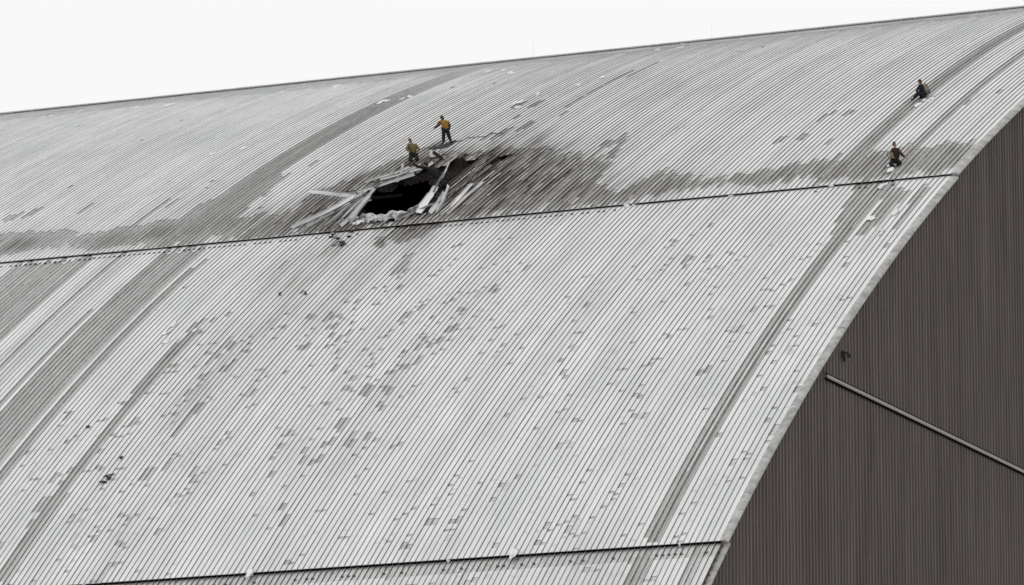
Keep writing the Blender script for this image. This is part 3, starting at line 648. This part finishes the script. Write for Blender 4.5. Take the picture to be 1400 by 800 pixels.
# lightning rods on the crown
for y, s in D['rods']:
    b = MB(); p = rv(y, s, H_RID)
    b.tube([p, p + Vector((0, 0, .5)), p + Vector((0, 0, 1.35))], [.010, .006, .004], 5)
    b.box(p + Vector((0, 0, .04)), (.12, 0, 0), (0, .12, 0), (0, 0, .08))
    b.build('lightning_rod', M_RODS, deck_rid)

# ------------------------------------------------------------------ damage: charred under-layer, bent sheets, torn lip
n1, n2 = 96, 150
ysd = np.linspace(HY0, HY1, n1); ssd = np.linspace(HS0, HS1, n2)
Yg, Sg = np.meshgrid(ysd, ssd, indexing='ij')
anyc = np.zeros(Yg.shape)
for poly in CUTS: anyc = np.maximum(anyc, in_poly(Yg, Sg, poly).astype(float))
sm = anyc.copy()
for _ in range(8):
    sm = (sm + np.roll(sm, 1, 0) + np.roll(sm, -1, 0) + np.roll(sm, 1, 1) + np.roll(sm, -1, 1)) / 5
hh = H_UP - .035 - .38 * sm + anyc * rng.normal(0, .05, Yg.shape) * (sm > .5)
hh = np.where(Sg < .3, np.minimum(hh, H_UP - .035), hh)
V = rp(Yg, Sg, hh).reshape(-1, 3); fs = []
for i in range(n1 - 1):
    for j in range(n2 - 1):
        yc, scn = (ysd[i] + ysd[i + 1]) / 2, (ssd[j] + ssd[j + 1]) / 2
        if bool(in_poly(yc + .10 * math.sin(j * .5) + .06 * math.sin(j * 1.3 + i), scn + .18 * math.sin(i * .55) + .12 * math.sin(i * 1.37), DHOLE)): continue
        fs.append((i * n2 + j, i * n2 + j + 1, (i + 1) * n2 + j + 1, (i + 1) * n2 + j))
mesh_obj('charred_layer', V, fs, M_BURN, deck_up, label='charred layer under the torn roof panels, broken through by a black hole')
# broken rafters hanging in the hole
for k, (y, s, dy, ds, dh) in enumerate([(41.0, 7.4, -1.2, 2.4, -.9), (36.4, 5.4, .5, 2.2, -1.0)]):
    b = MB(); p0, p1 = rv(y, s, -.28), rv(y + dy, s + ds, dh); L = p1 - p0; w = L.cross(rn(s)).normalized()
    b.box((p0 + p1) / 2, L, w * .12, L.cross(w).normalized() * .16)
    b.build('broken_rafter', M_BURN, deck_up)


def sheet(ya, sa, ha, yb, sb, hb, w, tilt, frost, sag, idx):
    A, B = rv(ya, sa, ha), rv(yb, sb, hb); L = (B - A); nrm = rn((sa + sb) / 2)
    W = L.cross(nrm).normalized(); r = random.Random(idx * 7 + 1); n = 9; V, mk = [], []
    if W.dot(Vector((0, 0, 1)) - F_ * .7) > 0: W = -W
    for i in range(n):
        t = i / (n - 1); tl = math.radians(tilt * (1 + .35 * math.sin(2.2 * t + idx)))
        c_ = A.lerp(B, t) + nrm * (-sag * math.sin(math.pi * t) + .05 * math.sin(5 * t + idx) * (L.length > 1.5)); u = (W * math.cos(tl) + nrm * math.sin(tl)); m_ = (nrm * math.cos(tl) - W * math.sin(tl))
        ww = w * (1 - .25 * t * (idx % 3 == 0)) * r.uniform(.75, 1.15) / 2; dirt = .5 * max(0, math.sin(2.1 * t + idx * 1.7))
        for (a_, z_) in ((-ww, .07), (-ww, .0), (-ww * .3, .012 * r.random()), (ww * .3, .012 * r.random()), (ww, 0), (ww, .07)):
            V.append(c_ + u * a_ + m_ * z_); mk.append((frost * (.8 + .3 * r.random()), min(1, max(0, .45 - frost * .5) * r.random() + (.35 if frost < .4 else 0) + dirt * r.random()), .95))
    fs = []
    for i in range(n - 1):
        for j in range(5): fs.append((i * 6 + j, i * 6 + j + 1, (i + 1) * 6 + j + 1, (i + 1) * 6 + j))
    uv = [(v.y * 1.0, v.x * 1.0) for v in V]
    o = mesh_obj('bent_panel', V, fs, M_PAN, deck_up, mask=mk, uv=uv, smooth=False)
    so_ = o.modifiers.new('thick', 'SOLIDIFY'); so_.thickness = .012
    return o


for k, a in enumerate(D['sheets']): sheet(*a, k)

r = random.Random(21); k = len(D['sheets'])
for q in range(30):
    an = 2 * math.pi * q / 30 + r.uniform(-.15, .15)
    y = 37.6 + 3.4 * math.cos(an) * r.uniform(.9, 1.25); s = 7.2 + 6.2 * math.sin(an) * r.uniform(.9, 1.15)
    if s < .6: s = r.uniform(.6, 1.4)
    L_ = r.uniform(.8, 2.4); da = r.uniform(-.9, .9)
    yb, sb = y + .35 * L_ * math.sin(da), min(14.8, s + L_ * math.cos(da) * r.choice((1, 1, -1)))
    sheet(y, s, r.uniform(.02, .2), yb, max(.4, sb), r.uniform(.03, .22), r.uniform(.05, .2), r.uniform(-30, 60), (r.choice((.05, .1, .3, .8)) if y > 37.4 else r.choice((.03, .06, .1, .3))), r.uniform(-.15, .1), k + q)

# torn white lip along the lower edge of the hole
pts = D['lip']; V, fs = [], []
n, m = 44, 9; r = random.Random(4)
cum = np.linspace(0, len(pts) - 1, n)
for i, c_ in enumerate(cum):
    y = float(np.interp(c_, range(len(pts)), [p[0] for p in pts])); s = float(np.interp(c_, range(len(pts)), [p[1] for p in pts]))
    wd = 1.1 * (.35 + .65 * math.sin(math.pi * (i + .6) / n)) * (1 + .18 * math.sin(i * .9) + .12 * math.sin(i * .37 + 2)); lf = .08 * math.sin(i * .55) + .05 * math.sin(i * 1.3 + 1)
    for j in range(m):
        t = j / (m - 1)
        V.append(rv(y + r.uniform(-.03, .03), s - wd * (1 - t) + r.uniform(-.05, .05), -.2 + (.34 + lf) * math.sin(math.pi * min(1, t * .9 + .05)) + r.uniform(-.03, .03)))
for i in range(n - 1):
    for j in range(m - 1):
        fs.append((i * m + j, i * m + j + 1, (i + 1) * m + j + 1, (i + 1) * m + j))
lip = mesh_obj('torn_membrane', V, fs, M_LIP, deck_up, label='crumpled whitish torn edge along the foot of the hole')
b = MB(); y, s = D['oval']
b.blob(rv(y, s, H_MID + .16), Vector((0, .42, 0)), rt(s) * .45, rn(s) * .10, 9, .18, 12, 6)
b.build('torn_flap', M_SNOW, deck_mid, smooth=True, label='snow-covered scrap hanging below the hole')

# ------------------------------------------------------------------ loose things on the roof
def lump(name, y, s, h, ry, rs, rh, mat, seed, label=None, cat=None, group=None, rough=.35):
    b = MB(); b.blob(rv(y, s, h), Vector((0, ry, 0)), rt(s) * rs, rn(s) * rh, seed, rough, 9, 5)
    return b.build(name, mat, None, label=label, cat=cat, group=group)


b = MB(); r = random.Random(8)
for (y, s) in D['clump_up']:
    for k in range(r.randint(1, 3)):
        b.blob(rv(y + r.uniform(-.35, .35), min(s, SRID - 1.0) + r.uniform(-.6, .6), .05), Vector((0, r.uniform(.08, .24), 0)), rt(s) * r.uniform(.15, .6), rn(s) * r.uniform(.05, .08), r.randint(0, 999), .3, 8, 5)
for (y, s) in D['clump_mid']:
    for k in range(r.randint(2, 3)):
        b.blob(rv(y + r.uniform(-.15, .15), s + r.uniform(-.3, .3), H_MID + .07), Vector((0, r.uniform(.08, .2), 0)), rt(s) * r.uniform(.15, .5), rn(s) * r.uniform(.04, .09), r.randint(0, 999), .3, 8, 5)
for (y, s) in D['ledge_snow'][:2]:
    for k in range(2): b.blob(rv(y + (k - 1) * .14, -.12, H_MID + .1), Vector((0, r.uniform(.06, .12), 0)), rt(0) * r.uniform(.06, .12), rn(0) * .08, r.randint(0, 999), .3, 8, 5)
for (y, s) in D['ledge_snow_low'][:4]:
    for k in range(1): b.blob(rv(y + (k - 1) * .14, SLOW - .12, H_LOW + .14), Vector((0, r.uniform(.06, .12), 0)), rt(s) * r.uniform(.06, .12), rn(s) * .12, r.randint(0, 999), .3, 8, 5)
b.build('snow_clumps', M_SNOW, None, smooth=True, label='scattered small clumps of snow lying on the roof', kind='stuff')

labs = ['dark twisted scrap just below the left end of the hole', 'second dark scrap just below the left end of the hole', 'dark fleck beside the scraps below the hole', 'dark fleck right of the scraps below the hole',
        'small dark chip on the middle roof between the hole and the left bands', 'dark angular scrap low on the left of the middle roof', 'dark chip touching the low left angular scrap', 'dark fleck uphill of the low left angular scrap',
        'tiny dark fleck beside the single bare strip on the left', 'tiny dark fleck downhill of the hole', 'dark scrap at the ledge under the white flap', 'dark crumb at the broken end of the ledge']
for k, (y, s) in enumerate(D['debris_mid']):
    b = MB(); r = random.Random(k + 40); sz = [1.3, 1.2, .8, .7, .7, 1.5, .9, .7, .55, .5, 1.0, .9][k]
    c_ = rv(y, s, H_MID + .07)
    for q in range(4):
        d1 = (Vector((0, r.uniform(-1, 1), 0)) + rt(s) * r.uniform(-1.6, 1.6) + rn(s) * r.uniform(0, .5)).normalized(); d2 = d1.cross(rn(s)).normalized()
        b.box(c_ + Vector((0, r.uniform(-.12, .12), 0)) * sz + rt(s) * r.uniform(-.22, .22) * sz + rn(s) * .03 * q, d1 * r.uniform(.15, .4) * sz, d2 * r.uniform(.05, .18) * sz, d1.cross(d2) * .05)
    b.build('debris_scrap', M_DARK, None, label=labs[k], cat='debris', group='dark scraps scattered on the roof')

# tarp under the standing worker
pts = D['tarp']; ty = np.array([p[0] for p in pts]); ts = np.array([p[1] for p in pts]); cy, cs = ty.mean(), ts.mean()
b = MB(); r = random.Random(3)
n = len(pts); ring = []
for kx in (1.0, .6, .25):
    ring.append([rv(cy + (y - cy) * kx + r.uniform(-.06, .06), cs + (s - cs) * kx + r.uniform(-.1, .1), .085 + (1 - kx) * .03 + r.uniform(0, .03)) for y, s in pts])
base = 0
for q in ring: b.v += q
b.v += [rv(y, s, .075) for y, s in pts]
for L in range(2):
    for i in range(n): b.f.append((L * n + i, L * n + (i + 1) % n, (L + 1) * n + (i + 1) % n, (L + 1) * n + i))
b.f.append(tuple(2 * n + i for i in range(n)))
for i in range(n): b.f.append((3 * n + i, 3 * n + (i + 1) % n, (i + 1) % n, i))
b.f.append(tuple(3 * n + i for i in range(n))[::-1])
b.build('work_mat', simple('black_fabric', (.025, .027, .03), .4, 9, .85), None, label='black rumpled mat under the feet of the worker in the orange jacket', cat='mat')
b = MB(); P_ = [rv(y, s, .11) for y, s in D['rope']]
fine = []
for i in range(len(P_) - 1):
    for q in range(5):
        t = q / 5; fine.append(P_[i].lerp(P_[i + 1], t) + rn(18) * .02 * math.sin(i * 5 + q) + Vector((0, .06 * math.sin(i * 3.1 + q * 1.3), 0)))
fine.append(P_[-1])
b.tube(fine, .022, 5)
b.build('safety_rope', M_DARK, None, smooth=True, label='dark rope trailing up the roof from the standing worker', cat='rope')
# cut-out boards beside the hole
y, s = D['box']
b = MB(); c0 = rv(y, s, .22); u, w = (R_ * .9 + Vector((0, 0, .25))).normalized(), Vector((0, 0, 1))
b.box(c0, u * .16, H_ * .45, w * .5); b.box(c0 + u * .22 + w * -.2, u * .5, H_ * .5, w * .06); b.box(c0 + u * .2 + H_ * .25, u * .5, H_ * .05, w * .42)
b.build('cut_board', M_BOX, None, label='pale cut piece of roof lining standing above the hole', cat='board')
y, s = D['flap']
b = MB(); c0 = rv(y, s, .25); u = (R_ * .8 - Vector((0, 0, .62))).normalized(); w = u.cross(H_).normalized()
b.box(c0, u * .85, w * .20, H_ * .05); b.box(c0 + w * .09, u * .8, w * .04, H_ * .16); b.box(c0 - w * .1 + u * .3, u * .2, w * .1, H_ * .2)
b.build('bent_bracket', M_DARK, None, label='dark bent metal piece leaning beside the pale board above the hole', cat='bracket')

# ------------------------------------------------------------------ people
def skin_mesh(name, nodes, edges, sub=2):
    """nodes: {key:(vec,rx,ry)}  -> evaluated mesh data"""
    keys = list(nodes); idx = {k: i for i, k in enumerate(keys)}
    me = bpy.data.meshes.new('skin_' + name); me.from_pydata([nodes[k][0] for k in keys], [(idx[a], idx[b]) for a, b in edges], [])
    o = bpy.data.objects.new('skin_' + name, me); COL.objects.link(o)
    md = o.modifiers.new('s', 'SKIN'); md.use_smooth_shade = True
    for i, k in enumerate(keys):
        sv = me.skin_vertices[0].data[i]; sv.radius = (nodes[k][1], nodes[k][2]); sv.use_root = (i == 0)
    sb = o.modifiers.new('b', 'SUBSURF'); sb.levels = sub; sb.render_levels = sub
    dg = bpy.context.evaluated_depsgraph_get(); dg.update()
    out = bpy.data.meshes.new_from_object(o.evaluated_get(dg))
    bpy.data.objects.remove(o); bpy.data.meshes.remove(me)
    vs = [v.co.copy() for v in out.vertices]; fs = [tuple(p.vertices) for p in out.polygons]; bpy.data.meshes.remove(out)
    return vs, fs


SC = 1.07
SKIN = simple('skin', (.26, .155, .115), .12, 20, .6)


def cloth(name, col): return simple(name, col, .35, 5, .85, bmp=.5)


def person(base, J, face, jacket, trousers, hat, boots, label, sleeves=None, SC=1.07, TH=1.12):
    """J: joints in the frame (to the right of the view, away from the viewer, up)"""
    o_ = Vector(base)
    def w(p): return Vector((R_ * p[0] + H_ * p[1] + Vector((0, 0, p[2]))) * SC)
    j = {k: w(v) for k, v in J.items()}
    j['nek'] = j['che'].lerp(j['nek'], .86); j['hed'] = j['nek'].lerp(j['hed'], .92)
    fdir = (R_ * face[0] + H_ * face[1] + Vector((0, 0, face[2]))).normalized()
    nd = {'pel': (j['pel'], .15, .12), 'bel': (j['pel'].lerp(j['che'], .5), .14, .11), 'che': (j['che'], .17, .12), 'nek': (j['nek'], .065, .065), 'hed': (j['hed'], .085, .09)}
    ed = [('pel', 'bel'), ('bel', 'che'), ('che', 'nek'), ('nek', 'hed')]
    for sd in 'lr':
        nd['sh' + sd] = (j['sh' + sd], .075, .075); nd['el' + sd] = (j['el' + sd], .052, .052); nd['ha' + sd] = (j['ha' + sd], .038, .038)
        ed += [('che', 'sh' + sd), ('sh' + sd, 'el' + sd), ('el' + sd, 'ha' + sd)]
        nd['hi' + sd] = (j['hi' + sd], .10, .10); nd['kn' + sd] = (j['kn' + sd], .07, .07); nd['an' + sd] = (j['an' + sd], .047, .047); nd['to' + sd] = (j['to' + sd], .04, .04)
        ed += [('pel', 'hi' + sd), ('hi' + sd, 'kn' + sd), ('kn' + sd, 'an' + sd), ('an' + sd, 'to' + sd)]
    b = MB(); b.v, b.f = skin_mesh('body', nd, ed)
    # head with brow, nose, chin and ears
    hc = j['hed'] + Vector((0, 0, .03)); up_ = (hc - j['nek']).normalized(); sdv = fdir.cross(up_).normalized(); fd = up_.cross(sdv).normalized()
    b.blob(hc, sdv * .080, fd * .098, up_ * .122, 1, .0, 14, 10)
    b.blob(hc + fd * .098 - up_ * .015, sdv * .015, fd * .026, up_ * .026, 1, 0, 8, 6)
    b.blob(hc + fd * .075 - up_ * .085, sdv * .03, fd * .028, up_ * .022, 1, 0, 8, 6)
    b.blob(hc + fd * .088 - up_ * .058, sdv * .026, fd * .014, up_ * .008, 1, 0, 8, 6)
    for q in (-1, 1):
        b.blob(hc + sdv * q * .08, sdv * .012, fd * .02, up_ * .032, 1, 0, 8, 6)
        b.blob(hc + fd * .084 + sdv * q * .031 + up_ * .005, sdv * .013, fd * .012, up_ * .009, 1, 0, 8, 6)
    # hands: palm, four unequal curled fingers, thumb
    for sd in 'lr':
        d = (j['ha' + sd] - j['el' + sd]).normalized(); a1 = d.cross(fdir).normalized() if abs(d.dot(fdir)) < .95 else d.orthogonal().normalized(); a2 = a1.cross(d).normalized(); p0 = j['ha' + sd]
        b.blob(p0 + d * .05, a1 * .042, a2 * .018, d * .06, 1, 0, 10, 6)
        for q, ln in zip((-1.5, -.5, .5, 1.5), (.062, .078, .082, .068)):
            r0 = p0 + d * .09 + a1 * .021 * q
            b.tube([r0, r0 + d * ln * .5 + a2 * .008, r0 + d * ln * .85 + a2 * .03], [.0095, .009, .007], 6)
        r0 = p0 + d * .03 + a1 * .04
        b.tube([r0, r0 + d * .03 + a1 * .025, r0 + d * .06 + a1 * .03 + a2 * .012], [.011, .010, .008], 6)
    man = b.build('person', SKIN, None, smooth=True, label=label, cat='person'); man.location = o_
    # jacket
    HEM = -.42 if J['pel'][2] > .6 else -.2
    jn = {'bel': (j['pel'] + (j['che'] - j['pel']) * HEM, .225 * TH, .20 * TH), 'mid': (j['pel'].lerp(j['che'], .5), .215 * TH, .185 * TH), 'che': (j['che'], .225 * TH, .18 * TH), 'nek': (j['che'].lerp(j['nek'], .95), .105, .10)}
    je = [('bel', 'mid'), ('mid', 'che'), ('che', 'nek')]
    sl = {}
    for sd in 'lr':
        wr = j['el' + sd].lerp(j['ha' + sd], .86)
        jn['sh' + sd] = (j['sh' + sd], .115, .115); jn['el' + sd] = (j['el' + sd], .088, .088); jn['wr' + sd] = (wr, .066, .066)
        je += [('che', 'sh' + sd), ('sh' + sd, 'el' + sd), ('el' + sd, 'wr' + sd)]
    v, f = skin_mesh('jacket', jn, je); jk = mesh_obj('jacket', v, f, jacket, man, smooth=True)
    if sleeves:
        for sd in 'lr':
            wr = j['el' + sd].lerp(j['ha' + sd], .9)
            v, f = skin_mesh('sleeve', {'a': (j['sh' + sd].lerp(j['el' + sd], .12), .12, .12), 'b': (j['el' + sd], .096, .096), 'c': (wr, .062, .062)}, [('a', 'b'), ('b', 'c')])
            mesh_obj('sleeve', v, f, sleeves, jk, smooth=True)
    tn = {'pel': (j['pel'], .185 * TH, .155 * TH)}; te = []
    for sd in 'lr':
        tn['hi' + sd] = (j['hi' + sd], .14 * TH, .14 * TH); tn['kn' + sd] = (j['kn' + sd], .112 * TH, .112 * TH); tn['an' + sd] = (j['kn' + sd].lerp(j['an' + sd], .93), .085, .085)
        te += [('pel', 'hi' + sd), ('hi' + sd, 'kn' + sd), ('kn' + sd, 'an' + sd)]
    v, f = skin_mesh('trousers', tn, te); mesh_obj('trousers', v, f, trousers, man, smooth=True)
    for sd in 'lr':
        v, f = skin_mesh('boot', {'a': (j['kn' + sd].lerp(j['an' + sd], .75), .068, .068), 'b': (j['an' + sd], .066, .066), 'c': (j['to' + sd], .055, .05)}, [('a', 'b'), ('b', 'c')])
        mesh_obj('boot', v, f, boots, man, smooth=True)
    # knitted hat / hood: cap shell over the skull
    b = MB(); b.blob(hc + up_ * .032 - fd * .022, sdv * .100, fd * .112, up_ * .118, 2, .03, 14, 9); b.blob(hc - up_ * .07 - fd * .035, sdv * .105, fd * .10, up_ * .11, 2, .04, 12, 7)
    b.build('hat', hat, man, smooth=True)
    return man


def legs(**kw): return kw


BLACK = cloth('black_cloth', (.010, .010, .011)); NAVY = cloth('navy_cloth', (.010, .012, .020)); BOOT = cloth('boot_rubber', (.012, .012, .012))
ORANGE = cloth('orange_jacket', (.25, .125, .022)); OLIVE = cloth('olive_jacket', (.12, .095, .035)); BROWN = cloth('brown_jacket', (.030, .014, .011))
MAROON = cloth('maroon_hat', (.055, .022, .020)); DBROWN = cloth('dark_brown_sleeve', (.07, .045, .03)); BEIGE = cloth('beige_canvas', (.17, .15, .115)); HATB = cloth('brown_hat', (.05, .025, .018))

PB = D['pb']
person(PB['p1'], dict(pel=(-.05, 0, .90), che=(-.10, 0, 1.25), nek=(-.20, -.02, 1.44), hed=(-.27, -.05, 1.57), shl=(-.29, -.08, 1.37), ell=(-.52, -.16, 1.10), hal=(-.74, -.22, .88), shr=(.10, .10, 1.36), elr=(.22, .12, 1.08), har=(.14, .0, .86),
       hil=(-.14, -.03, .86), knl=(-.16, -.06, .46), anl=(-.16, -.02, .07), tol=(-.30, -.10, .02), hir=(.06, .03, .86), knr=(.16, .02, .50), anr=(.30, .04, .12), tor=(.42, -.06, .06)), (-1, -.25, -.25),
       ORANGE, NAVY, HATB, BOOT, 'person standing above the hole in orange jacket and dark trousers, one arm reaching down', DBROWN)
person(PB['p2'], dict(pel=(.02, .10, .44), che=(-.05, .06, .78), nek=(-.12, .03, .99), hed=(-.19, .0, 1.13), shl=(-.25, .02, .90), ell=(-.36, -.10, .66), hal=(-.24, -.28, .48), shr=(.14, .06, .90), elr=(.30, -.02, .66), har=(.20, -.22, .46),
       hil=(-.10, .08, .40), knl=(-.17, -.28, .0), anl=(-.15, .12, .06), tol=(-.15, .26, .12), hir=(.13, .10, .42), knr=(.20, -.26, .08), anr=(.20, .14, .12), tor=(.20, .28, .20)), (-.3, -1, -.4),
       OLIVE, BLACK, MAROON, BOOT, 'person kneeling at the upper rim of the hole in olive jacket and reddish hat', None, 1.2, 1.2)
person(PB['p3'], dict(pel=(.05, 0, .42), che=(-.30, -.02, .84), nek=(-.52, -.03, 1.06), hed=(-.64, -.06, 1.16), shl=(-.62, -.14, .98), ell=(-1.02, -.18, 1.04), hal=(-1.32, -.18, 1.24), shr=(-.22, .10, 1.02), elr=(.04, .06, .80), har=(.20, -.02, .56),
       hil=(-.04, -.05, .38), knl=(-.16, -.32, .12), anl=(-.05, -.10, -.22), tol=(-.18, -.2, -.26), hir=(.15, .03, .40), knr=(.20, -.25, .16), anr=(.26, .05, -.14), tor=(.20, -.10, -.18)), (-1, -.1, -.1),
       BLACK, BLACK, BLACK, BOOT, 'person in black climbing at the hole with one arm stretched out to the left', None, 1.3)
person(PB['p4'], dict(pel=(.12, .05, .17), che=(.03, .03, .55), nek=(-.08, .0, .78), hed=(-.15, -.02, .92), shl=(-.14, -.12, .66), ell=(-.28, -.20, .44), hal=(-.36, -.26, .24), shr=(.12, .16, .68), elr=(.0, .18, .46), har=(-.2, .0, .34),
       hil=(.02, -.06, .17), knl=(-.28, -.20, .22), anl=(-.52, -.26, -.12), tol=(-.66, -.28, -.16), hir=(.08, .14, .17), knr=(-.20, .02, .34), anr=(-.36, -.06, .02), tor=(-.50, -.10, -.02)), (-1, -.2, -.25),
       NAVY, NAVY, MAROON, BOOT, 'person sitting on the upper roof at right, dark clothes, pack on back', None, 1.12, 1.2)
person(PB['p5'], dict(pel=(-.02, .08, .28), che=(.02, .04, .70), nek=(.0, .0, .95), hed=(-.03, -.02, 1.10), shl=(-.13, -.04, .83), ell=(-.20, -.14, .60), hal=(-.10, -.26, .40), shr=(.17, .02, .82), elr=(.32, -.06, .56), har=(.50, -.14, .40),
       hil=(-.12, .02, .27), knl=(-.26, -.28, .02), anl=(-.10, .06, .0), tol=(-.04, .2, .09), hir=(.10, .04, .27), knr=(.26, -.20, .10), anr=(.16, .12, .10), tor=(.10, .26, .16)), (.6, -1, -.3),
       BROWN, BLACK, HATB, BOOT, 'person kneeling by the black ledge at right in dark brown jacket', None, 1.2, 1.12)


def pack(base, off, size, mat, label, name, tilt):
    c_ = Vector(base) + (R_ * off[0] + H_ * off[1] + Vector((0, 0, off[2]))) * SC
    up_ = (Vector((0, 0, 1)) + R_ * tilt).normalized(); ri = (R_ - R_.dot(up_) * up_).normalized(); b = MB()
    n = 12; m = 7; base_ = 0
    for k in range(m):
        t = k / (m - 1) * 2 - 1; q = (1 - abs(t) ** 4) ** .25 if abs(t) < 1 else .45; q = max(q, .45)
        for i in range(n):
            an = 2 * math.pi * i / n; cx, cy = math.cos(an), math.sin(an); e = (abs(cx) ** 4 + abs(cy) ** 4) ** -.25
            b.v.append(c_ + (ri * cx * size[0] + H_ * cy * size[1]) * e * q * (1 + .04 * math.sin(3 * an + k)) + up_ * t * size[2])
    for k in range(m - 1):
        for i in range(n): b.f.append((k * n + i, k * n + (i + 1) % n, (k + 1) * n + (i + 1) % n, (k + 1) * n + i))
    b.f.append(tuple(range(n))[::-1]); b.f.append(tuple(range((m - 1) * n, m * n)))
    o = b.build(name, mat, None, smooth=True, label=label, cat='bag')
    s_ = MB(); s_.tube([c_ + up_ * size[2] * .8 - ri * size[0], c_ + up_ * size[2] * 1.15 - ri * size[0] * 2.0, c_ + up_ * size[2] * .2 - ri * size[0] * 2.3, c_ - up_ * size[2] * .7 - ri * size[0]], .018, 6)
    s_.build('strap', BLACK, o, smooth=True)
    p_ = MB(); p_.blob(c_ + ri * size[0] * .95 - up_ * size[2] * .45, ri * size[0] * .45, H_ * size[1] * .75, up_ * size[2] * .4, 3, .05, 12, 8)
    p_.build('pocket', BLACK, o, smooth=True)
    return o


pack(PB['p4'], (.24, -.10, .50), (.13, .20, .36), BEIGE, 'beige backpack on the back of the person sitting on the upper roof', 'backpack', -.25)
pack(PB['p5'], (-.22, -.22, .52), (.12, .12, .20), BEIGE, 'small beige shoulder bag of the person kneeling by the ledge', 'shoulder_bag', .15)
